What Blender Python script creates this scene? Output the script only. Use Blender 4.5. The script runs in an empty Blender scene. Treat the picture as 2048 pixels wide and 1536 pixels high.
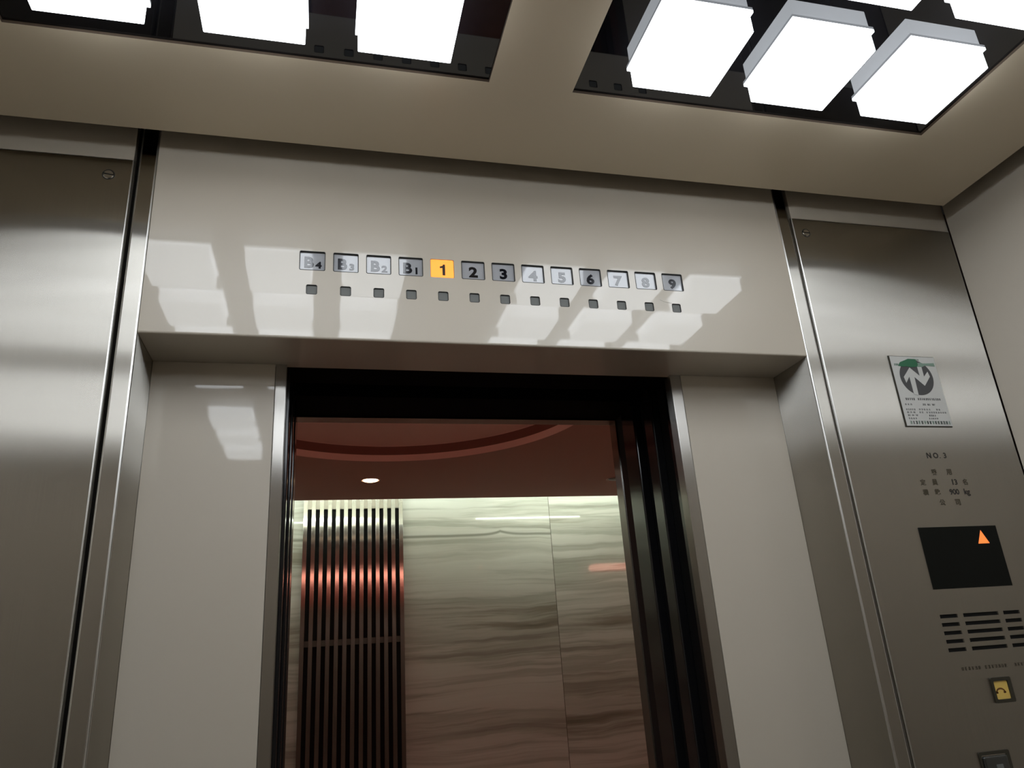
import bpy, bmesh, math, random
from mathutils import Vector, Matrix, Euler

C = bpy.context.scene.collection
S = bpy.context.scene
PI = math.pi

# ------------------------------------------------------------------ camera
cam_d = bpy.data.cameras.new('camera')
cam = bpy.data.objects.new('camera', cam_d); C.objects.link(cam)
cam_d.sensor_fit = 'HORIZONTAL'; cam_d.sensor_width = 36.0
cam_d.lens = 1488.605 / 2048 * 36.0
cam_d.clip_start = 0.01; cam_d.clip_end = 60
cam.location = (-0.29797, -1.11463, 1.43621)
cam.rotation_euler = Euler((math.radians(110.27200), math.radians(3.73242), math.radians(-13.59328)), 'XYZ')
S.camera = cam

# ------------------------------------------------------------------ world, exposure
w = bpy.data.worlds.new('world'); S.world = w; w.use_nodes = True
w.node_tree.nodes['Background'].inputs[0].default_value = (0.02, 0.018, 0.016, 1)
w.node_tree.nodes['Background'].inputs[1].default_value = 0.3
S.view_settings.view_transform = 'Standard'; S.view_settings.look = 'None'
S.view_settings.gamma = 1.0; S.view_settings.use_curve_mapping = False
S.view_settings.exposure = 0.0

LAMP_E = 5.2            # light boxes in the car ceiling
WASH_E = 1.9            # wall washer tube in the lobby
RED_E = 9.0
DOWN_E = 9.0

# ------------------------------------------------------------------ materials
def mat(name, col, rough=0.5, metal=0.0, coat=0.0, coat_r=0.05, emit=None, es=0.0, spec=0.5, ior=1.5):
    m = bpy.data.materials.new(name); m.use_nodes = True
    b = m.node_tree.nodes['Principled BSDF']
    b.inputs['Base Color'].default_value = (*col, 1)
    b.inputs['Roughness'].default_value = rough
    b.inputs['Metallic'].default_value = metal
    b.inputs['Coat Weight'].default_value = coat
    b.inputs['Coat Roughness'].default_value = coat_r
    b.inputs['Specular IOR Level'].default_value = spec
    b.inputs['IOR'].default_value = ior
    if emit:
        b.inputs['Emission Color'].default_value = (*emit, 1)
        b.inputs['Emission Strength'].default_value = es
    return m

def nodes(m): return m.node_tree.nodes, m.node_tree.links, m.node_tree.nodes['Principled BSDF']

def add_mottle(m, col_a, col_b, scale=9.0, bump=0.0, bscale=60.0):
    n, l, b = nodes(m)
    tc = n.new('ShaderNodeTexCoord')
    no = n.new('ShaderNodeTexNoise'); no.inputs['Scale'].default_value = scale; no.inputs['Detail'].default_value = 4
    r = n.new('ShaderNodeValToRGB')
    r.color_ramp.elements[0].position = 0.35; r.color_ramp.elements[0].color = (*col_a, 1)
    r.color_ramp.elements[1].position = 0.65; r.color_ramp.elements[1].color = (*col_b, 1)
    l.new(tc.outputs['Object'], no.inputs['Vector']); l.new(no.outputs['Fac'], r.inputs['Fac'])
    l.new(r.outputs['Color'], b.inputs['Base Color'])
    if bump:
        n2 = n.new('ShaderNodeTexNoise'); n2.inputs['Scale'].default_value = bscale; n2.inputs['Detail'].default_value = 2
        bp = n.new('ShaderNodeBump'); bp.inputs['Strength'].default_value = bump; bp.inputs['Distance'].default_value = 0.002
        l.new(tc.outputs['Object'], n2.inputs['Vector']); l.new(n2.outputs['Fac'], bp.inputs['Height'])
        l.new(bp.outputs['Normal'], b.inputs['Normal'])
        l.new(bp.outputs['Normal'], b.inputs['Coat Normal'])

def steel(name, base=(0.50, 0.49, 0.47), rough=0.2, spread=0.44, streak=0.35):
    """vertically brushed stainless steel: the brush lines fan reflections out sideways"""
    m = mat(name, base, rough, 1.0)
    n, l, b = nodes(m)
    g = n.new('ShaderNodeNewGeometry')
    cr = n.new('ShaderNodeVectorMath'); cr.operation = 'CROSS_PRODUCT'
    cr.inputs[1].default_value = (0.013, 0.007, 1.0)
    l.new(g.outputs['Normal'], cr.inputs[0])
    nm = n.new('ShaderNodeVectorMath'); nm.operation = 'NORMALIZE'; l.new(cr.outputs[0], nm.inputs[0])
    mp = n.new('ShaderNodeMapping'); mp.inputs['Scale'].default_value = (900, 900, 5)
    l.new(g.outputs['Position'], mp.inputs['Vector'])
    no = n.new('ShaderNodeTexNoise'); no.inputs['Scale'].default_value = 1.0; no.inputs['Detail'].default_value = 3
    l.new(mp.outputs[0], no.inputs['Vector'])
    r = n.new('ShaderNodeValToRGB')
    k = 0.10 * streak
    r.color_ramp.elements[0].position = 0.3; r.color_ramp.elements[0].color = (*[c * (1 - k) for c in base], 1)
    r.color_ramp.elements[1].position = 0.7; r.color_ramp.elements[1].color = (*[min(1, c * (1 + k)) for c in base], 1)
    l.new(no.outputs['Fac'], r.inputs['Fac'])
    gl = n.new('ShaderNodeBsdfAnisotropic'); gl.distribution = 'GGX'
    gl.inputs['Roughness'].default_value = rough; gl.inputs['Anisotropy'].default_value = -spread
    l.new(r.outputs['Color'], gl.inputs['Color']); l.new(nm.outputs[0], gl.inputs['Tangent'])
    acc = gl.outputs[0]
    n.remove(b)
    l.new(acc, n['Material Output'].inputs['Surface'])
    return m

def marble_mat():
    m = mat('striped_marble', (0.5, 0.48, 0.42), 0.4, 0.0, 0.9, 0.045)
    n, l, b = nodes(m)
    tc = n.new('ShaderNodeTexCoord')
    sep = n.new('ShaderNodeSeparateXYZ'); l.new(tc.outputs['Object'], sep.inputs[0])
    # slab number along the wall: joints every 1.0 m, each slab gets its own stretch of veins
    def math_(op, a=None, bb=None, v0=0.0, v1=0.0):
        q = n.new('ShaderNodeMath'); q.operation = op
        q.inputs[0].default_value = v0; q.inputs[1].default_value = v1
        if a: l.new(a, q.inputs[0])
        if bb: l.new(bb, q.inputs[1])
        return q.outputs[0]
    sx = math_('ADD', sep.outputs['X'], None, 0, -0.092 + 10.0)
    fl = math_('FLOOR', sx)
    off = math_('MULTIPLY', fl, None, 0, 3.37)
    xs = math_('MULTIPLY', sep.outputs['X'], None, 0, 0.55)
    wob = n.new('ShaderNodeTexNoise'); wob.inputs['Scale'].default_value = 1.7; wob.inputs['Detail'].default_value = 3
    l.new(tc.outputs['Object'], wob.inputs['Vector'])
    wz = math_('MULTIPLY', wob.outputs['Fac'], None, 0, 0.09)
    zt = math_('ADD', sep.outputs['Z'], wz)
    z2 = math_('ADD', zt, off)
    def comb(sxv, szv):
        c = n.new('ShaderNodeCombineXYZ')
        l.new(math_('MULTIPLY', xs, None, 0, sxv), c.inputs['X']); l.new(math_('MULTIPLY', z2, None, 0, szv), c.inputs['Z'])
        l.new(off, c.inputs['Y']); return c.outputs[0]
    n1 = n.new('ShaderNodeTexNoise'); n1.inputs['Scale'].default_value = 1; n1.inputs['Detail'].default_value = 7; n1.inputs['Roughness'].default_value = 0.6
    l.new(comb(0.42, 4.6), n1.inputs['Vector'])
    r = n.new('ShaderNodeValToRGB'); cr = r.color_ramp
    cols = [(0.30, (0.12, 0.11, 0.08)), (0.38, (0.27, 0.26, 0.21)), (0.43, (0.46, 0.46, 0.41)), (0.49, (0.36, 0.36, 0.31)),
            (0.53, (0.52, 0.52, 0.47)), (0.60, (0.56, 0.56, 0.51)), (0.70, (0.42, 0.415, 0.365))]
    cr.elements[0].position, cr.elements[0].color = cols[0][0], (*cols[0][1], 1)
    cr.elements[1].position, cr.elements[1].color = cols[-1][0], (*cols[-1][1], 1)
    for p, c in cols[1:-1]:
        e = cr.elements.new(p); e.color = (*c, 1)
    l.new(n1.outputs['Fac'], r.inputs['Fac'])
    # fine hairline veins
    n2 = n.new('ShaderNodeTexNoise'); n2.inputs['Scale'].default_value = 1; n2.inputs['Detail'].default_value = 5
    l.new(comb(0.8, 24.0), n2.inputs['Vector'])
    r2 = n.new('ShaderNodeValToRGB')
    r2.color_ramp.elements[0].position = 0.36; r2.color_ramp.elements[0].color = (0.45, 0.43, 0.38, 1)
    r2.color_ramp.elements[1].position = 0.47; r2.color_ramp.elements[1].color = (1, 1, 1, 1)
    l.new(n2.outputs['Fac'], r2.inputs['Fac'])
    mx = n.new('ShaderNodeMix'); mx.data_type = 'RGBA'; mx.blend_type = 'MULTIPLY'; mx.inputs['Factor'].default_value = 0.5
    l.new(r.outputs['Color'], mx.inputs['A']); l.new(r2.outputs['Color'], mx.inputs['B'])
    # one strong green-grey vein across the slab left of the joint, with a peak in it
    XC, ZV = 0.768, 2.160
    ax = math_('ABSOLUTE', math_('ADD', sep.outputs['X'], None, 0, -XC))
    pk = math_('MULTIPLY', math_('POWER', None, math_('MULTIPLY', ax, None, 0, -18.0), 2.718, 0), None, 0, 0.022)
    zz = math_('ABSOLUTE', math_('SUBTRACT', math_('ADD', math_('MULTIPLY', wob.outputs['Fac'], None, 0, 0.03), math_('ADD', sep.outputs['Z'], None, 0, -ZV - 0.012)), pk))
    vn = n.new('ShaderNodeMapRange'); vn.inputs['From Min'].default_value = 0.003; vn.inputs['From Max'].default_value = 0.012
    vn.inputs['To Min'].default_value = 0.75; vn.inputs['To Max'].default_value = 0.0
    l.new(zz, vn.inputs['Value'])
    here = math_('MULTIPLY', math_('LESS_THAN', sep.outputs['X'], None, 0, 1.092), math_('GREATER_THAN', sep.outputs['X'], None, 0, -0.6))
    mv = n.new('ShaderNodeMix'); mv.data_type = 'RGBA'
    l.new(math_('MULTIPLY', vn.outputs['Result'], here), mv.inputs['Factor']); l.new(mx.outputs['Result'], mv.inputs['A']); mv.inputs['B'].default_value = (0.13, 0.135, 0.10, 1)
    mx = mv
    # joint line
    fr = math_('FRACT', sx)
    j = math_('LESS_THAN', fr, None, 0, 0.0035)
    mj = n.new('ShaderNodeMix'); mj.data_type = 'RGBA'
    l.new(j, mj.inputs['Factor']); l.new(mx.outputs['Result'], mj.inputs['A']); mj.inputs['B'].default_value = (0.10, 0.09, 0.07, 1)
    l.new(mj.outputs['Result'], b.inputs['Base Color'])
    return m

M = {}
M['panel'] = mat('cream_enamel', (0.51, 0.462, 0.40), 0.42, 0, 1.0, 0.035)
add_mottle(M['panel'], (0.51, 0.455, 0.372), (0.52, 0.465, 0.382), 5, 0.035, 14)
M['wall'] = mat('cream_wall_laminate', (0.47, 0.43, 0.37), 0.5, 0, 0.25, 0.2)
add_mottle(M['wall'], (0.545, 0.49, 0.41), (0.56, 0.505, 0.425), 6)
M['ceil'] = mat('beige_ceiling_paint', (0.66, 0.565, 0.42), 0.38, 0, 0.15, 0.25)
M['arris'] = mat('polished_steel_arris', (0.62, 0.61, 0.58), 0.30, 1.0)
M['back'] = mat('brown_rear_wall', (0.20, 0.155, 0.115), 0.45)
M['edge'] = mat('dark_brown_edge', (0.055, 0.036, 0.022), 0.5)
M['steel'] = steel('brushed_steel', (0.475, 0.45, 0.405), 0.25, 0.86)
M['steel_d'] = steel('brushed_steel_dark', (0.36, 0.35, 0.33), 0.27, 0.75)
M['steel_trim'] = steel('brushed_steel_trim', (0.47, 0.45, 0.42), 0.27, 0.75)
M['slat'] = steel('slat_steel', (0.62, 0.61, 0.58), 0.22, 0.80)
M['mirror'] = mat('glossy_black_plate', (0.004, 0.004, 0.005), 0.02, 0, 0, 0.02, ior=1.55)
M['black'] = mat('black_enamel', (0.008, 0.008, 0.009), 0.12, ior=1.5)
M['matt'] = mat('matt_black', (0.006, 0.006, 0.006), 0.7, spec=0.2)
M['gap2'] = mat('black_gear_cover', (0.002, 0.002, 0.002), 0.8, spec=0.05)
M['gap'] = mat('dark_gap', (0.012, 0.010, 0.008), 0.8, spec=0.1)
M['lamp'] = mat('lit_acrylic', (0.8, 0.8, 0.82), 0.3, emit=(0.89, 0.945, 1.0), es=LAMP_E)
M['flange'] = mat('lamp_flange', (0.75, 0.75, 0.78), 0.3, emit=(0.89, 0.945, 1.0), es=LAMP_E * 0.55)
M['win'] = mat('grey_window_acrylic', (0.38, 0.385, 0.40), 0.10, 0, 0.8, 0.03, ior=1.52)
M['lit'] = mat('orange_lit_acrylic', (0.8, 0.35, 0.08), 0.2, 0, 1.0, 0.03, emit=(1.0, 0.30, 0.035), es=1.15)
M['ink'] = mat('black_ink', (0.006, 0.006, 0.009), 0.10, 0, 0.7, 0.03, ior=1.5)
M['ink_lit'] = mat('black_ink_backlit', (0.02, 0.008, 0.004), 0.4)
M['rim'] = mat('window_rim', (0.035, 0.035, 0.032), 0.5, spec=0.2)
M['square'] = mat('grey_matt_square', (0.17, 0.175, 0.165), 0.6, spec=0.15)
M['etch'] = mat('etched_lettering', (0.012, 0.010, 0.008), 0.6)
M['etch2'] = mat('worn_lettering', (0.045, 0.036, 0.018), 0.6)
M['paper'] = mat('sticker_paper', (0.60, 0.60, 0.575), 0.45, 0, 0.3, 0.1)
M['emb'] = mat('sticker_charcoal', (0.075, 0.075, 0.078), 0.5)
M['grn'] = mat('sticker_green', (0.03, 0.15, 0.075), 0.5)
M['grn2'] = mat('sticker_pale_green', (0.20, 0.30, 0.24), 0.5)
M['gry'] = mat('sticker_grey_print', (0.20, 0.20, 0.20), 0.5)
M['glass'] = mat('black_display_glass', (0.004, 0.005, 0.004), 0.35, spec=0.15)
M['arrow'] = mat('orange_arrow', (0.8, 0.25, 0.05), 0.4, emit=(1.0, 0.21, 0.045), es=0.9)
M['yellow'] = mat('yellow_button', (0.80, 0.55, 0.13), 0.4, 0, 0.3, 0.1)
M['brown'] = mat('dark_brown_bezel', (0.02, 0.014, 0.008), 0.4)
M['symbol'] = mat('brown_symbol', (0.16, 0.06, 0.01), 0.5)
M['lens'] = mat('smoked_lens', (0.02, 0.022, 0.02), 0.12, 0, 1.0, 0.05)
M['lensmark'] = mat('lens_mark', (0.16, 0.17, 0.16), 0.3)
M['screw'] = mat('screw_steel', (0.5, 0.48, 0.45), 0.2, 1.0)
M['floor'] = mat('grey_vinyl_floor', (0.20, 0.16, 0.125), 0.5)
add_mottle(M['floor'], (0.05, 0.040, 0.03), (0.065, 0.052, 0.04), 30)
M['marble'] = marble_mat()
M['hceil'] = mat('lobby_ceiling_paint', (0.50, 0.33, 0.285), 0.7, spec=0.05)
M['hceil_lit'] = mat('lobby_recess_lit', (0.85, 0.68, 0.63), 0.7, spec=0.05)  # lightened ceiling paint: the recess's extra brightness is put into the colour
M['hceil_shade'] = mat('lobby_step_shade', (0.22, 0.125, 0.105), 0.7, spec=0.05)  # darkened ceiling paint: shade on the recess step is put into the colour
M['hfloor'] = mat('lobby_stone_floor', (0.24, 0.12, 0.10), 0.15)
add_mottle(M['hfloor'], (0.30, 0.14, 0.115), (0.36, 0.18, 0.15), 12)
M['hwall'] = mat('lobby_wall', (0.16, 0.085, 0.07), 0.5)
M['slotwhite'] = mat('slot_white_paint', (0.78, 0.76, 0.66), 0.7)
M['tube'] = mat('wall_washer_tube', (0.9, 0.9, 0.85), 0.4, emit=(0.89, 1.0, 0.90), es=WASH_E * 10)
M['streak'] = mat('slim_light_line', (0.9, 0.9, 0.9), 0.3, emit=(0.85, 0.92, 1.0), es=0.9)
M['redglow'] = mat('red_lit_sign', (0.8, 0.2, 0.15), 0.4, emit=(1.0, 0.36, 0.26), es=RED_E)
M['bulb'] = mat('warm_bulb', (1, 0.9, 0.8), 0.4, emit=(1.0, 0.66, 0.38), es=DOWN_E)
M['bulb_off'] = mat('unlit_bulb', (0.10, 0.09, 0.085), 0.3)
M['ring'] = mat('downlight_ring', (0.55, 0.42, 0.38), 0.3)

# ------------------------------------------------------------------ mesh helpers
def link(name, bm, m, parent=None, smooth=False):
    me = bpy.data.meshes.new(name)
    bmesh.ops.recalc_face_normals(bm, faces=bm.faces[:])
    bm.to_mesh(me); bm.free()
    ms = m if isinstance(m, (list, tuple)) else [m]
    for q in ms: me.materials.append(q)
    if smooth is not None:
        for p in me.polygons: p.use_smooth = smooth
    o = bpy.data.objects.new(name, me); C.objects.link(o)
    if parent: o.parent = parent
    return o

def box(bm, x0, x1, y0, y1, z0, z1):
    vs = [bm.verts.new(p) for p in [(x0, y0, z0), (x1, y0, z0), (x1, y1, z0), (x0, y1, z0), (x0, y0, z1), (x1, y0, z1), (x1, y1, z1), (x0, y1, z1)]]
    return [bm.faces.new([vs[i] for i in f]) for f in [(0, 3, 2, 1), (4, 5, 6, 7), (0, 1, 5, 4), (1, 2, 6, 5), (2, 3, 7, 6), (3, 0, 4, 7)]]

def bevelled(bm, r, seg=3):
    bmesh.ops.bevel(bm, geom=bm.edges[:], offset=r, segments=seg, affect='EDGES', profile=0.5)

def bbox(x0, x1, y0, y1, z0, z1, r=0, seg=3):
    bm = bmesh.new(); box(bm, x0, x1, y0, y1, z0, z1)
    if r: bevelled(bm, r, seg)
    return bm

def prism(bm, pts, y0, y1):
    """extrude an outline given in (x, z) between depths y0 and y1"""
    a = [bm.verts.new((p[0], y0, p[1])) for p in pts]; b = [bm.verts.new((p[0], y1, p[1])) for p in pts]
    n = len(pts)
    bm.faces.new(a); bm.faces.new(b[::-1])
    for i in range(n): bm.faces.new([a[i], b[i], b[(i + 1) % n], a[(i + 1) % n]])

def rrect(cx, cz, w_, h_, r, n=5):
    out = []
    for sx, sz, a0 in ((1, 1, 0), (-1, 1, 90), (-1, -1, 180), (1, -1, 270)):
        for k in range(n + 1):
            a = math.radians(a0 + 90 * k / n)
            out.append((cx + sx * (w_ / 2 - r) + r * math.cos(a), cz + sz * (h_ / 2 - r) + r * math.sin(a)))
    return out

def ring_prism(bm, outer, inner, y0, y1):
    n = len(outer)
    def vs(pts, y): return [bm.verts.new((p[0], y, p[1])) for p in pts]
    oa, ob, ia, ib = vs(outer, y0), vs(outer, y1), vs(inner, y0), vs(inner, y1)
    for i in range(n):
        j = (i + 1) % n
        bm.faces.new([oa[i], oa[j], ia[j], ia[i]]); bm.faces.new([ob[j], ob[i], ib[i], ib[j]])
        bm.faces.new([oa[j], oa[i], ob[i], ob[j]]); bm.faces.new([ia[i], ia[j], ib[j], ib[i]])

def thing(name, label, cat, loc=(0, 0, 0), group=None):
    o = bpy.data.objects.new(name, None); o.empty_display_size = 0.05; C.objects.link(o)
    o.location = loc; o['label'] = label; o['category'] = cat
    if group: o['group'] = group
    return o

def arris(o):
    """rolled or bevelled edges of a steel sheet are polished, not brushed"""
    for p in o.data.polygons:
        nx = max(abs(c) for c in p.normal)
        p.material_index = 1 if nx < 0.985 else 0
    return o

def tag(o, label, cat, group=None):
    o['label'] = label; o['category'] = cat
    if group: o['group'] = group
    return o

def struct(name, bm, m, parent=None, keep=False):
    o = link(name, bm, m, parent, None if keep else False)
    if not parent: o['kind'] = 'structure'
    return o

def shift(o, root):
    """o was modelled in world coordinates: keep it there under a root placed elsewhere"""
    o.parent = root
    o.matrix_parent_inverse = Matrix.Identity(4)
    o.data.transform(Matrix.Translation(-Vector(root.location)))
    return o

def text_mesh(name, s, x, z, h, y, m, parent=None, depth=0.0004, bold=0.0, sx=1.0, align='CENTER', shear=0.0, em=None):
    """flat lettering standing on a wall that faces -y; (x, z) is the centre of the line, h its height"""
    cu = bpy.data.curves.new(name, 'FONT'); cu.body = s; cu.size = 1.0; cu.extrude = 0.0; cu.offset = bold
    cu.resolution_u = 3; cu.shear = shear
    to = bpy.data.objects.new('tmp', cu); C.objects.link(to)
    dg = bpy.context.evaluated_depsgraph_get(); dg.update()
    me = bpy.data.meshes.new_from_object(to.evaluated_get(dg))
    bpy.data.objects.remove(to); bpy.data.curves.remove(cu)
    if not len(me.vertices): return None
    xs = [v.co.x for v in me.vertices]; ys = [v.co.y for v in me.vertices]
    x0, x1, y0, y1 = min(xs), max(xs), min(ys), max(ys)
    k = h / (em if em else (y1 - y0))
    for v in me.vertices:
        v.co = Vector(((v.co.x - (x0 + x1) / 2) * k * sx + x, 0, (v.co.y - (y0 + y1) / 2) * k + z))
    bm = bmesh.new(); bm.from_mesh(me); bpy.data.meshes.remove(me)
    bmesh.ops.remove_doubles(bm, verts=bm.verts[:], dist=1e-6)
    for v in bm.verts: v.co.y = y
    r = bmesh.ops.extrude_face_region(bm, geom=bm.faces[:])
    for e in r['geom']:
        if isinstance(e, bmesh.types.BMVert): e.co.y = y + depth
    o = link(name, bm, m)
    if parent: shift(o, parent)
    return o

def glyph_marks(bm, x, z, w_, h_, y, rnd, d=0.0003):
    """one tiny printed character too small to read: a few short strokes"""
    t = h_ * 0.13
    for k in range(3):
        zz = z + h_ * (-0.38 + 0.38 * k) ; a = rnd.uniform(0.55, 1.0)
        box(bm, x - w_ * a / 2, x + w_ * a / 2, y, y + d, zz - t / 2, zz + t / 2)
    for k in range(2):
        xx = x + w_ * rnd.uniform(-0.32, 0.32); a = rnd.uniform(0.5, 1.0)
        box(bm, xx - t / 2, xx + t / 2, y, y + d, z - h_ * a / 2, z + h_ * a / 2)

# ------------------------------------------------------------------ key dimensions of the car
XW = 0.996            # side wall
YB = -1.93            # back wall
ZC = 2.262            # underside of the hanging ceiling
ZP = 2.2665           # glossy black plates in it
ZT = 2.345            # top of the car
XB = 0.5735           # half width of the door recess
ZB = 1.9305           # underside of the door header
D1 = 0.1128           # depth of the recess
JF = 0.458            # far edge of the landing jamb
HZ = 2.30             # lobby ceiling
MY = 3.40            # marble wall

# ------------------------------------------------------------------ the car's shell
struct('floor', bbox(-XW - 0.04, XW + 0.04, YB - 0.04, 0.0, -0.04, 0.0), M['floor'])
struct('wall_right', bbox(XW, XW + 0.03, YB, 0.0, 0.0, ZT), M['wall'])
struct('wall_left', bbox(-XW - 0.03, -XW, YB, 0.0, 0.0, ZT), M['wall'])
struct('wall_back', bbox(-XW, XW, YB - 0.03, YB, 0.0, ZT), M['back'])
struct('trim_1', bbox(-XW - 0.03, XW + 0.03, YB - 0.03, 0.03, ZT, ZT + 0.02), M['gap'])

bm = bmesh.new()      # front wall: two cream strips either side of the doorway
GX = 0.6105
for s in (-1, 1):
    a, b = sorted((s * GX, s * XW))
    box(bm, a, b, 0.0042, 0.03, 0.0, ZT)
struct('wall_front', bm, M['panel'])

# hanging ceiling panel with four square openings
HX0, HX1 = 0.0668, 0.7213
HY = [(-0.239, -0.8975), (-1.0325, -1.691)]
bm = bmesh.new()
xs = [-0.9425, -HX1, -HX0, HX0, HX1, 0.9425]
ys = [-0.049, HY[0][0], HY[0][1], HY[1][0], HY[1][1], YB + 0.049]
vz = {}
def gv(i, j, z):
    k = (i, j, z)
    if k not in vz: vz[k] = bm.verts.new((xs[i], ys[j], z))
    return vz[k]
ZH = ZC + 0.022
solid = {(i, j) for i in range(5) for j in range(5)} - {(1, 1), (1, 3), (3, 1), (3, 3)}
for (i, j) in solid:
    bm.faces.new([gv(i, j, ZC), gv(i + 1, j, ZC), gv(i + 1, j + 1, ZC), gv(i, j + 1, ZC)])
    bm.faces.new([gv(i, j, ZH), gv(i, j + 1, ZH), gv(i + 1, j + 1, ZH), gv(i + 1, j, ZH)])
    for (di, dj, a, b_) in ((-1, 0, (0, 0), (0, 1)), (1, 0, (1, 1), (1, 0)), (0, -1, (1, 0), (0, 0)), (0, 1, (0, 1), (1, 1))):
        if (i + di, j + dj) not in solid:
            p, q = (i + a[0], j + a[1]), (i + b_[0], j + b_[1])
            f = bm.faces.new([gv(*p, ZC), gv(*q, ZC), gv(*q, ZH), gv(*p, ZH)])
            if (i + di, j + dj) in ((1, 1), (1, 3), (3, 1), (3, 3)): f.material_index = 1
struct('ceiling', bm, [M['ceil'], M['edge']])

# glossy black plates and the light boxes that hang from them
side_w = {-1: 'left', 1: 'right'}
for s in (-1, 1):
    for r, (ya, yb) in enumerate(HY):
        a, b = sorted((s * HX0, s * HX1))
        o = link('black_ceiling_plate', bbox(a + 0.0005, b - 0.0005, yb + 0.0005, ya - 0.0005, ZP, ZP + 0.012), M['mirror'])
        tag(o, 'glossy black square plate behind the %s %s nine ceiling light boxes' % (('front', 'rear')[r], side_w[s]), 'ceiling panel', 'black ceiling plates')

LB = 0.1285; LH = 0.0375
def lamp_meshes():
    h = LB / 2
    bm = bmesh.new(); box(bm, -h, h, -h, h, -LH, -0.0045)
    es = [e for e in bm.edges if not (abs(e.verts[0].co.z + 0.0045) < 1e-6 and abs(e.verts[1].co.z + 0.0045) < 1e-6)]
    bmesh.ops.bevel(bm, geom=es, offset=0.0012, segments=2, affect='EDGES', profile=0.5)
    d = link('diffuser', bm, M['lamp'])
    g = 0.0035
    bm = bmesh.new(); box(bm, -h - g, h + g, -h - g, h + g, -0.0045, 0.0)
    f = link('flange', bm, M['flange'])
    return d, f
proto_d, proto_f = lamp_meshes()
first = True
rowname = ['front', 'second', 'third', 'fourth', 'fifth', 'rearmost']
colname = ['leftmost', 'second from left', 'third from left', 'third from right', 'second from right', 'rightmost']
LX = [-0.5985, -0.3995, -0.2015, 0.2035, 0.4025, 0.6030]
LY = [-0.3640, -0.5640, -0.7640, -1.1660, -1.3660, -1.5660]
for j, y in enumerate(LY):
    for i, x in enumerate(LX):
        root = thing('ceiling_light', 'square glowing white light box, %s row from the door, %s' % (rowname[j], colname[i]), 'light',
                     (x, y, ZP), 'square light boxes on the car ceiling')
        if first: d, f = proto_d, proto_f; first = False
        else:
            d, f = proto_d.copy(), proto_f.copy(); C.objects.link(d); C.objects.link(f)
        d.parent = root; f.parent = root

# ------------------------------------------------------------------ door header with the floor indicator
hd = thing('door_header', 'cream enamelled header over the doorway with a row of floor numbers, orange 1 lit', 'header panel', (0, 0, ZB))
# windows are real holes in the header's front sheet
P = 0.05375; WX0 = -0.3240; WZ = 2.0702; WW = 0.0408; WH = 0.0352
QZ = 2.0172; QW = 0.0170
def header_face():
    bm = bmesh.new()
    xs_, zs_ = [-XB], [ZB, QZ - QW / 2, QZ + QW / 2, WZ - WH / 2, WZ + WH / 2, ZT]
    cells = {}
    # window row and square row are cut independently: build three horizontal bands
    def band(z0, z1, cuts):
        x = -XB
        for (a, b) in cuts:
            box_open(x, a, z0, z1); x = b
        box_open(x, XB, z0, z1)
    def box_open(x0, x1, z0, z1):
        v = [bm.verts.new(p) for p in ((x0, 0, z0), (x1, 0, z0), (x1, 0, z1), (x0, 0, z1))]; bm.faces.new(v)
    def frame_hole(cx, cz, w_, h_, r, d):
        pts = rrect(cx, cz, w_, h_, r, 4)
        a = [bm.verts.new((p[0], 0, p[1])) for p in pts]; b = [bm.verts.new((p[0], d, p[1])) for p in pts]
        for i in range(len(pts)):
            k = (i + 1) % len(pts); bm.faces.new([a[i], a[k], b[k], b[i]])
        # rounded corners filled between hole outline and the square cell
        per = len(pts) // 4
        for c, (sx, sz) in enumerate(((1, 1), (-1, 1), (-1, -1), (1, -1))):
            cv = bm.verts.new((cx + sx * w_ / 2, 0, cz + sz * h_ / 2))
            for i in range(per - 1): bm.faces.new([cv, a[c * per + i], a[c * per + i + 1]])
    wc = [(WX0 + P * i - WW / 2, WX0 + P * i + WW / 2) for i in range(13)]
    qc = [(WX0 + P * i - QW / 2, WX0 + P * i + QW / 2) for i in range(13)]
    box_open(-XB, XB, ZB + 0.0035, QZ - QW / 2); band(QZ - QW / 2, QZ + QW / 2, qc)
    box_open(-XB, XB, QZ + QW / 2, WZ - WH / 2); band(WZ - WH / 2, WZ + WH / 2, wc)
    box_open(-XB, XB, WZ + WH / 2, ZT - 0.02)
    for i in range(13):
        frame_hole(WX0 + P * i, WZ, WW, WH, 0.0022, 0.0032)
        frame_hole(WX0 + P * i, QZ, QW, QW, 0.0026, 0.0020)
    # rolled lower edge, soffit, top and back
    prof = [(0.0, ZB + 0.0035), (0.0003, ZB + 0.0022), (0.0010, ZB + 0.0010), (0.0022, ZB + 0.0003), (0.0035, ZB), (D1 + 0.012, ZB), (D1 + 0.012, ZT - 0.02), (0.0, ZT - 0.02)]
    for k in range(len(prof) - 1):
        (y0, z0), (y1, z1) = prof[k], prof[k + 1]
        v = [bm.verts.new(p) for p in ((-XB, y0, z0), (XB, y0, z0), (XB, y1, z1), (-XB, y1, z1))]; bm.faces.new(v)
    for x in (-XB, XB):
        bm.faces.new([bm.verts.new((x, y, z)) for (y, z) in prof])
    bmesh.ops.remove_doubles(bm, verts=bm.verts[:], dist=1e-5)
    return bm
shift(link('header_face', header_face(), M['panel']), hd)
names = ['B4', 'B3', 'B2', 'B1', '1', '2', '3', '4', '5', '6', '7', '8', '9']
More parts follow.
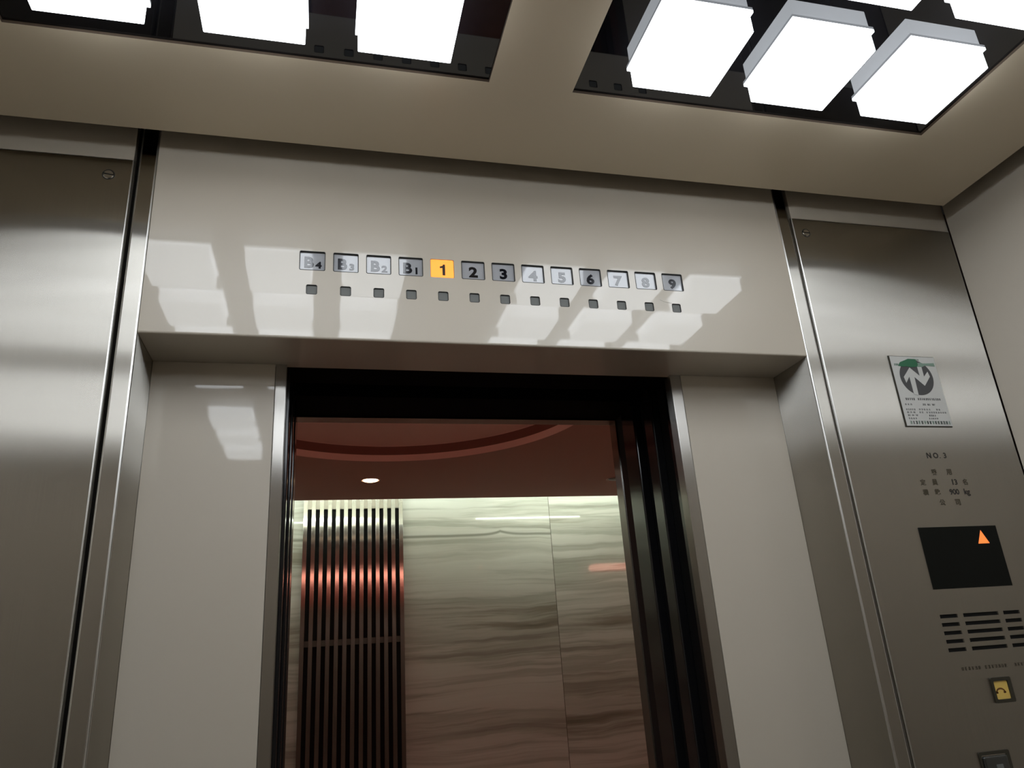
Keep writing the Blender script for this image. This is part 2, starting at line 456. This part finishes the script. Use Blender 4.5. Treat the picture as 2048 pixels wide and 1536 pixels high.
for i, nm in enumerate(names):
    cx = WX0 + P * i
    bm = bmesh.new(); prism(bm, rrect(cx, WZ, WW + 0.002, WH + 0.002, 0.002, 3), 0.0032, 0.0052)
    if nm == '1':
        bm.free(); bm = bmesh.new(); prism(bm, rrect(cx, WZ, WW - 0.0014, WH - 0.0014, 0.002, 3), 0.0008, 0.0052)
    wn = shift(link('floor_window', bm, M['lit'] if nm == '1' else M['win']), hd)
    wn['label'] = ('orange lit window with black number 1' if nm == '1' else 'unlit grey window marked %s' % nm)
    bm = bmesh.new(); ring_prism(bm, rrect(cx, WZ, WW + 0.0006, WH + 0.0006, 0.0026, 4), rrect(cx, WZ, WW - 0.0016, WH - 0.0016, 0.0018, 4), -0.0001, 0.0030)
    if nm != '1':
        r_ = link('rim', bm, M['rim']); r_.parent = wn; r_.data.transform(Matrix.Translation(-Vector(hd.location)))
    else: bm.free()
    ink = M['ink_lit'] if nm == '1' else M['ink']
    y = 0.0003 if nm == '1' else 0.0027
    dz = -0.0024
    bits = []
    if nm[0] == 'B':
        bits.append(text_mesh('numeral', 'B', cx - 0.0052, WZ + dz + 0.0008, 0.0205, y, ink, None, 0.0005, 0.038, 1.04))
        bits.append(text_mesh('numeral', nm[1], cx + 0.0097, WZ + dz - 0.0036, 0.0128, y, ink, None, 0.0005, 0.038, 1.16))
    elif nm == '1':
        bm = bmesh.new(); hh = 0.0104; zc_ = WZ + dz; 
        prism(bm, [(cx + 0.0002, zc_ - hh), (cx + 0.0048, zc_ - hh), (cx + 0.0048, zc_ + hh), (cx + 0.0014, zc_ + hh), (cx + 0.0004, zc_ + hh - 0.0028),
                   (cx - 0.0042, zc_ + hh - 0.0040), (cx - 0.0042, zc_ + hh - 0.0072), (cx + 0.0002, zc_ + hh - 0.0066)], y, y + 0.0004)
        bits.append(link('numeral', bm, ink))
    else:
        bits.append(text_mesh('numeral', nm, cx + (0.0006 if nm != '1' else -0.0004), WZ + dz + 0.0002, 0.0205, y, ink, None, 0.0005, 0.042, 1.15))
    if len(bits) == 2:      # one numeral mesh per window
        bm = bmesh.new(); bm.from_mesh(bits[0].data); bm.from_mesh(bits[1].data); bm.to_mesh(bits[0].data); bm.free()
        bpy.data.objects.remove(bits[1])
    o = bits[0]; o.parent = wn; o.data.transform(Matrix.Translation(-Vector(hd.location)))
    bm = bmesh.new(); prism(bm, rrect(cx, QZ, QW + 0.001, QW + 0.001, 0.0026, 3), 0.0020, 0.0040)
    q = shift(link('call_window', bm, M['square']), hd)
    bm = bmesh.new(); ring_prism(bm, rrect(cx, QZ, QW + 0.0006, QW + 0.0006, 0.0028, 4), rrect(cx, QZ, QW - 0.0010, QW - 0.0010, 0.002, 4), -0.0001, 0.0019)
    r_ = link('rim', bm, M['rim']); r_.parent = q; r_.data.transform(Matrix.Translation(-Vector(hd.location)))
# hairline scratch by the 8 and 9 squares
bm = bmesh.new()
pts = [(0.2895, 2.0322), (0.297, 2.0292), (0.305, 2.0270), (0.313, 2.0266)]
for a, b in zip(pts, pts[1:]): prism(bm, [(a[0], a[1]), (b[0], b[1]), (b[0], b[1] + 0.0003), (a[0], a[1] + 0.0003)], -0.0001, 0.0001)
shift(link('scratch', bm, M['etch2']), hd)

# ------------------------------------------------------------------ steel posts, return panels
for s in (-1, 1):
    sd = side_w[s]
    t = thing('door_post', 'brushed steel post between the %s' % ('plain steel wall panel and cream door header' if s < 0 else 'cream door header and operating panel'), 'door post', (s * 0.587, 0, 0), 'steel door posts')
    a, b = sorted((s * (XB + 0.0004), s * 0.6015))
    bm = bmesh.new(); box(bm, a, b, 0.0, D1 + 0.02, 0.0, ZT - 0.01)
    es = [e for e in bm.edges if all(abs(v.co.y) < 1e-6 for v in e.verts) and abs(e.verts[0].co.z - e.verts[1].co.z) > 1]
    bmesh.ops.bevel(bm, geom=es, offset=0.0032, segments=4, affect='EDGES', profile=0.5)
    arris(shift(link('post_body', bm, [M['steel'], M['arris']], None), t))
    a, b = sorted((s * 0.6018, s * 0.6100))
    shift(link('shadow_gap', bbox(a, b, 0.018, 0.028, 0.0, ZT - 0.01), M['gap']), t)

    t = thing('return_panel', 'cream enamelled panel beside the door opening, %s' % ('left, next to the plain steel wall' if s < 0 else 'right, next to the operating panel side'), 'wall panel', (s * 0.47, D1, 0), 'cream return panels')
    xi, xo = (0.381, 0.363) if s < 0 else (0.368, 0.346)
    a, b = sorted((s * (xi + 0.0006), s * (XB - 0.0002)))
    shift(link('panel_face', bbox(a, b, D1, D1 + 0.012, 0.0, ZB - 0.0004), M['panel']), t)
    a, b = sorted((s * xi, s * xo))
    bm = bmesh.new(); box(bm, a, b, D1 - 0.0006, D1 + 0.024, 0.0, ZB - 0.0004)
    es = [e for e in bm.edges if all(v.co.y < D1 for v in e.verts) and abs(e.verts[0].co.z - e.verts[1].co.z) > 1]
    bmesh.ops.bevel(bm, geom=es, offset=0.0014, segments=3, affect='EDGES', profile=0.5)
    o = shift(link('edge_trim', bm, M['steel_trim']), t); o['label'] = 'brushed steel edge strip'

# ------------------------------------------------------------------ doors, slid open: black edges in the passage
def leaf(name, s, y0, y1, x, m, side_out=1.15):
    bm = bmesh.new(); a, b = sorted((s * x, s * side_out)); box(bm, a, b, y0, y1, 0.01, 2.02)
    es = [e for e in bm.edges if abs(e.verts[0].co.z - e.verts[1].co.z) > 1 and all(abs(abs(v.co.x) - x) < 1e-6 for v in e.verts)]
    bmesh.ops.bevel(bm, geom=es, offset=0.003, segments=3, affect='EDGES', profile=0.5)
    return struct(name, bm, m)
k = 1
for s in (-1, 1):
    for (y0, y1, x) in ((0.1415, 0.172, 0.3570), (0.2320, 0.2740, 0.3545), (0.3220, 0.3880, 0.3535)):
        leaf('door_%d' % k, s, y0, y1, x, M['black']); k += 1
bm = bmesh.new()      # black pockets between and behind the leaves
for s in (-1, 1):
    a, b = sorted((s * 0.372, s * 0.38)); box(bm, a, b, 0.175, 0.23, 0.0, 2.02); box(bm, a, b, 0.276, 0.320, 0.0, 2.02)
    a, b = sorted((s * 0.356, s * 0.38)); box(bm, a, b, 0.3905, 0.4215, 0.0, 2.02)
struct('trim_2', bm, M['matt'])
bm = bmesh.new()      # underside of the door gear above the passage
box(bm, -1.15, 1.15, D1 + 0.025, 0.22, 1.9375, 2.05); box(bm, -1.15, 1.15, 0.30, 0.42, 1.941, 2.05); box(bm, -1.15, 1.15, 0.22, 0.30, 1.97, 2.05)
struct('trim_3', bm, M['gap2'])
bm = bmesh.new(); box(bm, -1.15, 1.15, 0.0, 0.42, -0.05, 0.0)
struct('floor', bm, M['steel_d'])

# landing jamb, steel
t = thing('landing_jamb', 'thin brushed steel frame around the landing doorway, seen beyond black door edges', 'door frame', (0, 0.44, 0))
for s in (-1, 1):
    x = 0.3555 if s < 0 else 0.353
    a, b = sorted((s * x, s * (x + 0.06)))
    shift(link('jamb_side', bbox(a, b, 0.423, JF, 0.0, ZB + 0.0065), M['steel_trim']), t)
shift(link('jamb_head', bbox(-0.42, 0.42, 0.423, JF, ZB + 0.0070, ZB + 0.06), M['steel_trim']), t)

# ------------------------------------------------------------------ left steel panel
def screw(x, z, parent, ang):
    bm = bmesh.new(); bmesh.ops.create_cone(bm, cap_ends=True, segments=28, radius1=0.0082, radius2=0.0070, depth=0.0016,
        matrix=Matrix.Translation((x, -0.0006, z)) @ Matrix.Rotation(PI / 2, 4, 'X'))
    sc = shift(link('screw', bm, M['screw']), parent)
    bm = bmesh.new(); bmesh.ops.create_cube(bm, size=1, matrix=Matrix.Translation((x, -0.0014, z)) @ Matrix.Rotation(ang, 4, 'Y') @ Matrix.Diagonal((0.0150, 0.0005, 0.0016, 1)))
    sl = link('slot', bm, M['matt']); sl.parent = sc; sl.data.transform(Matrix.Translation(-Vector(parent.location)))
    bm = bmesh.new()
    o_, i_ = [(x + 0.0094 * math.cos(a), z + 0.0094 * math.sin(a)) for a in [2 * PI * q / 28 for q in range(28)]], [(x + 0.0083 * math.cos(a), z + 0.0083 * math.sin(a)) for a in [2 * PI * q / 28 for q in range(28)]]
    ring_prism(bm, o_, i_, -0.0003, 0.0002)
    rg = link('countersink', bm, M['rim']); rg.parent = sc; rg.data.transform(Matrix.Translation(-Vector(parent.location)))

def plate(x0, x1, z0, z1, holes=()):
    bm = bmesh.new(); box(bm, x0, x1, 0.0, 0.004, z0, z1)
    es = [e for e in bm.edges if all(abs(v.co.y) < 1e-6 for v in e.verts)]
    bmesh.ops.bevel(bm, geom=es, offset=0.0022, segments=3, affect='EDGES', profile=0.5)
    return bm
t = thing('steel_wall_panel', 'plain brushed steel panel with one slotted screw on the left of the doorway', 'wall panel', (-0.80, 0, 0.10))
pl = arris(link('plate', plate(-0.9935, -0.6085, 0.10, 2.2375), [M['steel'], M['arris']])); shift(pl, t)
pl.location.y = 0
screw(-0.6433, 2.2047, t, math.radians(8))

# ------------------------------------------------------------------ car operating panel on the right
op = thing('operating_panel', 'brushed steel operating panel right of the doorway with lettering, arrow display and buttons', 'control panel', (0.80, 0, 0.10))
SLX = ((0.7228, 0.7590), (0.7709, 0.8447), (0.8556, 0.8908)); SLZ = [1.4590 - 0.0135 * k for k in range(5)]; SLH = 0.0060
def slotted_plate(x0, x1, z0, z1):
    bm = bmesh.new(); r = 0.0022
    prof = [(0.0, 0.004), (0.0001, 0.0015), (0.0007, 0.0005), (r, 0.0)]      # inset, depth: rolled edge
    for (i0, d0), (i1, d1) in zip(prof, prof[1:]):
        A = [(x0 + i0, z0 + i0), (x1 - i0, z0 + i0), (x1 - i0, z1 - i0), (x0 + i0, z1 - i0)]
        B = [(x0 + i1, z0 + i1), (x1 - i1, z0 + i1), (x1 - i1, z1 - i1), (x0 + i1, z1 - i1)]
        for q in range(4):
            p = (q + 1) % 4
            bm.faces.new([bm.verts.new(v) for v in ((A[q][0], d0, A[q][1]), (A[p][0], d0, A[p][1]), (B[p][0], d1, B[p][1]), (B[q][0], d1, B[q][1]))])
    xa, xb, za, zb = x0 + r, x1 - r, z0 + r, z1 - r
    def quad(a, b, c, d): bm.faces.new([bm.verts.new(v) for v in ((a, 0, c), (b, 0, c), (b, 0, d), (a, 0, d))])
    top = zb
    for z in SLZ:
        quad(xa, xb, z, top)
        x = xa
        for (a, b) in SLX:
            quad(x, a, z - SLH, z); x = b
            for (p, q) in (((a, z), (b, z)), ((b, z), (b, z - SLH)), ((b, z - SLH), (a, z - SLH)), ((a, z - SLH), (a, z))):
                bm.faces.new([bm.verts.new(v) for v in ((p[0], 0, p[1]), (q[0], 0, q[1]), (q[0], 0.0028, q[1]), (p[0], 0.0028, p[1]))])
        quad(x, xb, z - SLH, z)
        top = z - SLH
    quad(xa, xb, za, top)
    bmesh.ops.remove_doubles(bm, verts=bm.verts[:], dist=1e-6)
    return bm
arris(shift(link('plate', slotted_plate(0.6065, 0.9930, 0.10, 2.2350), [M['steel'], M['arris']]), op))
for z in SLZ:
    for (a, b) in SLX:
        shift(link('speaker_slot', bbox(a - 0.0006, b + 0.0006, 0.0024, 0.0036, z - SLH - 0.0006, z + 0.0006), M['matt']), op)
screw(0.6342, 2.2016, op, math.radians(0))
Y0 = -0.0003
txt = [('NO.3', None)]
for ch, x, z, h, mt in (('N', 0.7873, 1.7385, 0.0104, 'etch'), ('O', 0.8025, 1.7385, 0.0107, 'etch'), ('.', 0.8117, 1.7343, 0.0016, 'etch'), ('3', 0.8230, 1.7385, 0.0106, 'etch')):
    o = text_mesh('lettering', ch, x, z, h, Y0, M[mt], op, 0.0003, 0.022)
for ch, x, z, mt in (('乘', 0.7891, 1.7072, 'etch2'), ('用', 0.8222, 1.7070, 'etch2'), ('定', 0.7592, 1.6882, 'etch2'), ('員', 0.7851, 1.6883, 'etch2'),
                     ('名', 0.8519, 1.6881, 'etch2'), ('積', 0.7596, 1.6699, 'etch2'), ('載', 0.7852, 1.6700, 'etch2'), ('公', 0.7900, 1.6509, 'etch2'), ('司', 0.8238, 1.6507, 'etch2')):
    text_mesh('lettering', ch, x, z, 0.0112, Y0, M[mt], op, 0.0003, 0.026)
text_mesh('lettering', '13', 0.8287, 1.6880, 0.0106, Y0, M['etch'], op, 0.0003, 0.022)
text_mesh('lettering', '900', 0.8223, 1.6699, 0.0106, Y0, M['etch'], op, 0.0003, 0.022)
text_mesh('lettering', 'kg', 0.8502, 1.6685, 0.0138, Y0, M['etch'], op, 0.0003, 0.022)
# direction display
dp = shift(link('direction_display', bbox(0.7228, 0.8912, -0.0012, 0.003, 1.5005, 1.6068, 0.0004, 1), M['glass']), op); dp['label'] = 'black glass display with an orange up arrow'
bm = bmesh.new(); prism(bm, [(0.8545, 1.5990), (0.8425, 1.5752), (0.8670, 1.5754)], -0.0015, -0.0011)
ar = link('arrow', bm, M['arrow']); ar.parent = dp; ar.data.transform(Matrix.Translation(-Vector(op.location)))
# small print under the speaker, too small to read
rnd = random.Random(4)
bm = bmesh.new(); x = 0.7415
while x < 0.905:
    if rnd.random() > 0.06: glyph_marks(bm, x, 1.3716, 0.0052, 0.0056, Y0, rnd)
    x += 0.0068
shift(link('small_print', bm, M['etch2']), op)
# telephone button
X_, Z_ = 0.8080, 1.3348
bm = bmesh.new(); ring_prism(bm, rrect(X_, Z_, 0.0408, 0.0392, 0.003, 4), rrect(X_ - 0.0012, Z_, 0.0290, 0.0284, 0.002, 4), -0.0035, 0.002)
pb = shift(link('phone_button', bm, M['brown']), op); pb['label'] = 'yellow button with a telephone symbol in a dark bezel'
bm = bmesh.new(); prism(bm, rrect(X_ - 0.0012, Z_, 0.0292, 0.0286, 0.002, 4), -0.0012, 0.002)
def sub(o, part, root):
    o.parent = part; o.data.transform(Matrix.Translation(-Vector(root.location))); return o
sub(link('button_face', bm, M['yellow']), pb, op)
bm = bmesh.new(); cx_, cz_ = X_ - 0.0038, 1.3305
o_ = [(cx_ + 0.0098 * math.cos(a), cz_ + 0.0078 * math.sin(a)) for a in [PI * q / 14 for q in range(15)]]
i_ = [(cx_ + 0.0076 * math.cos(a), cz_ + 0.0052 * math.sin(a)) for a in [PI * q / 14 for q in range(15)]]
prism(bm, o_ + i_[::-1], -0.0015, -0.0011)
for sx in (-1, 1): prism(bm, rrect(cx_ + sx * 0.0080, cz_ + 0.0006, 0.0050, 0.0032, 0.0010, 3), -0.0015, -0.0011)
sub(link('phone_symbol', bm, M['symbol']), pb, op)
# door button at the lower edge of the picture
bx_, bz_ = 0.7580, 1.2170
bm = bmesh.new(); ring_prism(bm, rrect(bx_, bz_, 0.0600, 0.0600, 0.003, 4), rrect(bx_ - 0.001, bz_, 0.0500, 0.0500, 0.002, 4), -0.0020, 0.002)
db = shift(link('push_button', bm, M['brown']), op); db['label'] = 'dark glossy push button with a grey square mark'
bm = bmesh.new(); box(bm, bx_ - 0.0245, bx_ + 0.0225, -0.0055, 0.002, bz_ - 0.0235, bz_ + 0.0235)
bmesh.ops.bevel(bm, geom=[e for e in bm.edges if min(v.co.y for v in e.verts) < -0.005], offset=0.0035, segments=4, affect='EDGES', profile=0.5)
sub(link('button_lens', bm, M['lens']), db, op)
bm = bmesh.new(); prism(bm, rrect(bx_ + 0.0020, bz_ + 0.0020, 0.0130, 0.0180, 0.001, 3), -0.0060, -0.0054)
sub(link('button_mark', bm, M['lensmark']), db, op)

# ------------------------------------------------------------------ inspection sticker
st = thing('inspection_sticker', 'worn white inspection certificate with a round two-arrow emblem, stuck on operating panel', 'sticker', (0.8055, 0, 1.795))
sx0, sx1, sz0, sz1 = 0.7555, 0.8575, 1.7955, 1.9362
shift(link('frame', bbox(sx0 - 0.0035, sx1, -0.0012, 0.0, sz0 - 0.0022, sz1 + 0.0010), M['brown']), st)
M['brown'].node_tree.nodes['Principled BSDF'].inputs['Base Color'].default_value = (0.03, 0.026, 0.016, 1)
shift(link('paper', bbox(sx0, sx1 + 0.0002, -0.0018, -0.0008, sz0, sz1), M['paper']), st)
YS = -0.0021
def P_(name, pts, m, y=YS):
    bm = bmesh.new(); prism(bm, pts, y, -0.0017); return shift(link(name, bm, m), st)
ec = (0.8057, 1.8930)
disc = P_('emblem_disc', [(ec[0] + 0.0375 * math.cos(a), ec[1] + 0.0362 * math.sin(a)) for a in [2 * PI * q / 64 for q in range(64)]], M['emb'])
arr = [(0.7946, 1.9132), (0.8132, 1.8965), (0.8129, 1.9200), (0.8229, 1.9200), (0.8229, 1.8950), (0.8339, 1.9057), (0.8365, 1.8953), (0.8191, 1.8760),
       (0.8003, 1.8938), (0.7990, 1.8560), (0.7890, 1.8585), (0.7890, 1.8945), (0.7785, 1.8813), (0.7760, 1.8932)]
P_('emblem_arrows', arr, M['paper'], -0.0024)
g = [(0.7700, 1.9165), (0.7760, 1.9240), (0.7870, 1.9280), (0.7960, 1.9315), (0.8130, 1.9312), (0.8160, 1.9205), (0.8135, 1.9155), (0.8000, 1.9140), (0.7880, 1.9155), (0.7800, 1.9148)]
P_('green_smudge', g, M['grn'], -0.0026)
P_('pale_green_smudge', [(0.8140, 1.9150), (0.8160, 1.9235), (0.8240, 1.9240), (0.8290, 1.9225), (0.8540, 1.9240), (0.8545, 1.9170), (0.8330, 1.9185), (0.8240, 1.9150)], M['grn2'], -0.0025)
def line(x0, x1, z, h, m, pitch, seed, skip=0.0, y=-0.0021):
    r = random.Random(seed); bm = bmesh.new(); x = x0 + pitch / 2
    while x < x1:
        if r.random() >= skip: glyph_marks(bm, x, z, pitch * 0.8, h, y, r, 0.0003)
        x += pitch
    if len(bm.verts): shift(link('small_print', bm, m), st)
    else: bm.free()
line(0.8140, 0.8215, 1.9297, 0.0040, M['grn'], 0.0036, 1)
line(0.7610, 0.7720, 1.9190, 0.0045, M['grn'], 0.0036, 2)
line(0.8300, 0.8545, 1.9208, 0.0050, M['grn'], 0.0042, 3)
line(0.7667, 0.7900, 1.8486, 0.0046, M['emb'], 0.0044, 5); line(0.7945, 0.8470, 1.8488, 0.0046, M['emb'], 0.0044, 6)
line(0.7620, 0.7800, 1.8379, 0.0036, M['gry'], 0.0058, 7); line(0.8010, 0.8320, 1.8379, 0.0036, M['emb'], 0.0105, 8)
line(0.7617, 0.7830, 1.8277, 0.0034, M['gry'], 0.0044, 9); line(0.7900, 0.8404, 1.8280, 0.0034, M['gry'], 0.0056, 10, 0.3)
line(0.7617, 0.7830, 1.8221, 0.0034, M['gry'], 0.0070, 11); line(0.7900, 0.8525, 1.8221, 0.0034, M['gry'], 0.0052, 12, 0.25)
line(0.7617, 0.7830, 1.8163, 0.0034, M['gry'], 0.0085, 13); line(0.8100, 0.8276, 1.8160, 0.0036, M['emb'], 0.0040, 14)
line(0.7621, 0.7830, 1.8100, 0.0034, M['gry'], 0.0050, 15); line(0.8080, 0.8309, 1.8100, 0.0034, M['gry'], 0.0044, 16)
line(0.7630, 0.8560, 1.8020, 0.0070, M['grn2'], 0.0062, 17, 0.05); line(0.7630, 0.8560, 1.8018, 0.0062, M['emb'], 0.0062, 18, 0.25, -0.0022)

# ------------------------------------------------------------------ lobby beyond the doorway
LX0, LX1 = -2.3, 3.6
struct('wall_lobby', bbox(LX0, LX1, MY, MY + 0.05, 0.0, 2.60), M['marble'])
struct('floor', bbox(LX0, LX1, 0.42, MY + 0.05, -0.05, 0.0), M['hfloor'])
bm = bmesh.new()      # lobby side of the lift wall, with the doorway left open
box(bm, LX0, -0.42, JF - 0.03, JF - 0.001, 0.0, 2.6); box(bm, 0.42, LX1, JF - 0.03, JF - 0.001, 0.0, 2.6); box(bm, -0.42, 0.42, JF - 0.03, JF - 0.001, ZB + 0.06, 2.6)
struct('wall_landing', bm, M['hwall'])
struct('wall_lobby_left', bbox(LX0 - 0.05, LX0, JF - 0.03, MY + 0.05, 0.0, 2.6), M['hwall'])
struct('wall_lobby_right', bbox(LX1, LX1 + 0.05, JF - 0.03, MY + 0.05, 0.0, 2.6), M['hwall'])
# ceiling with a round stepped recess and a wall-washer slot along the marble
cc = (-0.04, 1.430); NR = 96
bm = bmesh.new()
YE = 2.965            # edge of the slot
prof = [(0.734, HZ), (0.731, HZ + 0.0006), (0.7285, HZ + 0.004), (0.7235, HZ + 0.016), (0.7190, HZ + 0.024), (0.7165, HZ + 0.026), (0.7060, HZ + 0.062), (0.7050, HZ + 0.064)]
rings = []
for (r, z) in prof:
    rings.append([bm.verts.new((cc[0] + r * math.cos(2 * PI * q / NR), cc[1] + r * math.sin(2 * PI * q / NR), z)) for q in range(NR)])
for a, b in zip(rings, rings[1:]):
    for q in range(NR):
        f = bm.faces.new([a[q], a[(q + 1) % NR], b[(q + 1) % NR], b[q]]); f.smooth = True
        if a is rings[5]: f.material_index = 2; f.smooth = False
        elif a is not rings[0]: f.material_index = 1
bm.faces.new(rings[-1]).material_index = 1
# flat part: fan from the ring out to the rectangle
def rect_pt(q):
    a = 2 * PI * q / NR; c, s_ = math.cos(a), math.sin(a)
    tx = ((LX1 - cc[0]) / c) if c > 1e-9 else ((LX0 - cc[0]) / c if c < -1e-9 else 1e9)
    ty = ((YE - cc[1]) / s_) if s_ > 1e-9 else ((JF - cc[1]) / s_ if s_ < -1e-9 else 1e9)
    t_ = min(tx, ty); return (cc[0] + t_ * c, cc[1] + t_ * s_), (0 if tx < ty else 1, c > 0, s_ > 0)
outer = []
corners = {}
for q in range(NR):
    p, k_ = rect_pt(q); outer.append((bm.verts.new((p[0], p[1], HZ)), k_))
for q in range(NR):
    (va, ka), (vb, kb) = outer[q], outer[(q + 1) % NR]
    if ka[0] == kb[0]: bm.faces.new([rings[0][q], va, vb, rings[0][(q + 1) % NR]])
    else:
        xc = LX1 if (ka[1] if ka[0] == 0 else kb[1]) else LX0
        yc = YE if (ka[2] if ka[0] == 1 else kb[2]) else JF
        cv = bm.verts.new((xc, yc, HZ)); bm.faces.new([rings[0][q], va, cv, vb, rings[0][(q + 1) % NR]])
o = struct('ceiling', bm, [M['hceil'], M['hceil_lit'], M['hceil_shade']], keep=True)
bm = bmesh.new()      # slot lining
box(bm, LX0, LX1, YE - 0.06, MY, HZ + 0.20, HZ + 0.22)
box(bm, LX0, LX1, YE - 0.06, YE - 0.04, HZ + 0.001, HZ + 0.20)
struct('trim_4', bm, M['slotwhite'])
def tube(x0, x1, y, z, r, lab):
    bm = bmesh.new(); bmesh.ops.create_cone(bm, cap_ends=True, segments=16, radius1=r, radius2=r, depth=x1 - x0,
        matrix=Matrix.Translation(((x0 + x1) / 2, y, z)) @ Matrix.Rotation(PI / 2, 4, 'Y'))
    tag(link('light_tube', bm, M['tube'], smooth=True), lab, 'light')
tube(0.70, 1.44, 2.992, 2.336, 0.0065, 'fluorescent tube whose bright line is mirrored across the top of the marble')
tube(LX0 + 0.05, 0.62, 3.21, 2.452, 0.010, 'fluorescent tube in the ceiling slot over the slatted grille')
tube(-1.25, -0.10, 2.992, 2.336, 0.0065, 'fluorescent tube behind the ceiling lip, mirrored at the top of the steel slats')
tube(0.70, LX1 - 0.05, 3.21, 2.452, 0.010, 'fluorescent tube in the ceiling slot at the far right')

# slatted grille
gr = thing('slatted_grille', 'tall grille of thirteen upright brushed steel slats standing against the marble wall', 'grille', (-0.137, MY, 0.0))
gx0 = -0.4076; gx1 = 0.1654; pitch = (gx1 - 0.0228 - gx0) / 12
for k in range(13):
    x = gx0 + pitch * k
    bm = bmesh.new(); box(bm, x, x + 0.0228, MY - 0.045, MY - 0.023, 0.05, HZ + 0.12)
    bmesh.ops.bevel(bm, geom=[e for e in bm.edges if abs(e.verts[0].co.z - e.verts[1].co.z) > 1], offset=0.0010, segments=2, affect='EDGES', profile=0.5)
    shift(link('slat', bm, M['slat']), gr)
shift(link('backing', bbox(gx0 + 0.003, gx1 - 0.003, MY - 0.006, MY - 0.001, 0.05, 2.332), M['matt']), gr)
o = shift(link('cross_bar', bbox(gx0 + 0.003, gx1 - 0.003, MY - 0.0225, MY - 0.012, 1.569, 1.601), M['steel_d']), gr)
shift(link('top_rail', bbox(gx0 + 0.003, gx1 - 0.003, MY - 0.0215, MY - 0.001, 2.334, HZ + 0.12), M['panel']), gr)

# downlights
def downlight(x, y, lit, lab):
    t = thing('downlight', lab, 'light', (x, y, HZ), 'round downlights in the lobby ceiling')
    bm = bmesh.new(); n = 40
    prof = [(0.047, -0.0002), (0.0475, -0.003), (0.044, -0.004), (0.040, -0.002), (0.036, 0.012), (0.034, 0.030)]
    rs = [[bm.verts.new((r * math.cos(2 * PI * q / n), r * math.sin(2 * PI * q / n), z)) for q in range(n)] for r, z in prof]
    for a, b in zip(rs, rs[1:]):
        for q in range(n): bm.faces.new([a[q], a[(q + 1) % n], b[(q + 1) % n], b[q]])
    link('trim_ring', bm, M['ring'], t, True)
    bm = bmesh.new(); bmesh.ops.create_uvsphere(bm, u_segments=24, v_segments=12, radius=0.037, matrix=Matrix.Translation((0, 0, -0.001)) @ Matrix.Diagonal((1, 1, 0.22, 1)))
    link('bulb', bm, M['bulb'] if lit else M['bulb_off'], t, True)
def spot(x, y, wv):
    l = bpy.data.lights.new('downlight_beam', 'SPOT'); l.energy = wv; l.color = (1.0, 0.72, 0.48); l.spot_size = math.radians(70); l.spot_blend = 0.6
    l.shadow_soft_size = 0.03
    o = bpy.data.objects.new('downlight_beam', l); C.objects.link(o); o.location = (x, y, HZ - 0.012)
for x, y in ((-0.0766, 2.511), (-1.35, 2.511), (2.46, 2.526), (1.205, 0.62), (-1.35, 0.62), (2.46, 0.62)):  # first beam serves the visible lit downlight, the others are added fill
    spot(x, y, 22.0)
for x, y, lab in ((-1.35, 2.511, 'added fill downlight in the far left of the lobby ceiling'), (2.46, 2.526, 'added fill downlight in the far right of the lobby ceiling near the marble'),
                  (1.205, 0.62, 'added fill downlight just outside the lift wall, right of the doorway'), (-1.35, 0.62, 'added fill downlight just outside the lift wall, left of the doorway'),
                  (2.46, 0.62, 'added fill downlight by the next lift in the lobby ceiling')):
    downlight(x, y, True, lab)  # unseen downlights added to raise warm bounce light in the lobby
downlight(-0.0766, 2.511, True, 'lit round warm downlight in the reddish lobby ceiling above the slatted grille')
downlight(1.205, 2.526, False, 'unlit round downlight in the lobby ceiling, half hidden by the right jamb')

# red hall lanterns above the landing doors: seen as reflections in slats, marble and jamb
for x0, x1, lab in ((-0.45, 0.42, 'red lit hall lantern above this lift, mirrored in the steel slats'), (2.38, 3.25, 'red lit hall lantern above the next lift, mirrored in the marble at right')):
    t = thing('hall_lantern', lab, 'lantern', ((x0 + x1) / 2, JF, 2.23), 'hall lanterns above the lift doors')
    shift(link('lantern_glass', bbox(x0, x1, JF, JF + 0.16, 2.232, 2.286, 0.004, 2), M['redglow']), t)
    shift(link('glow_blocker', bbox(x0 - 0.02, x1 + 0.02, JF, JF + 0.23, 2.286, 2.299), M['matt']), t)  # unseen plate added to keep the red light off the ceiling recess
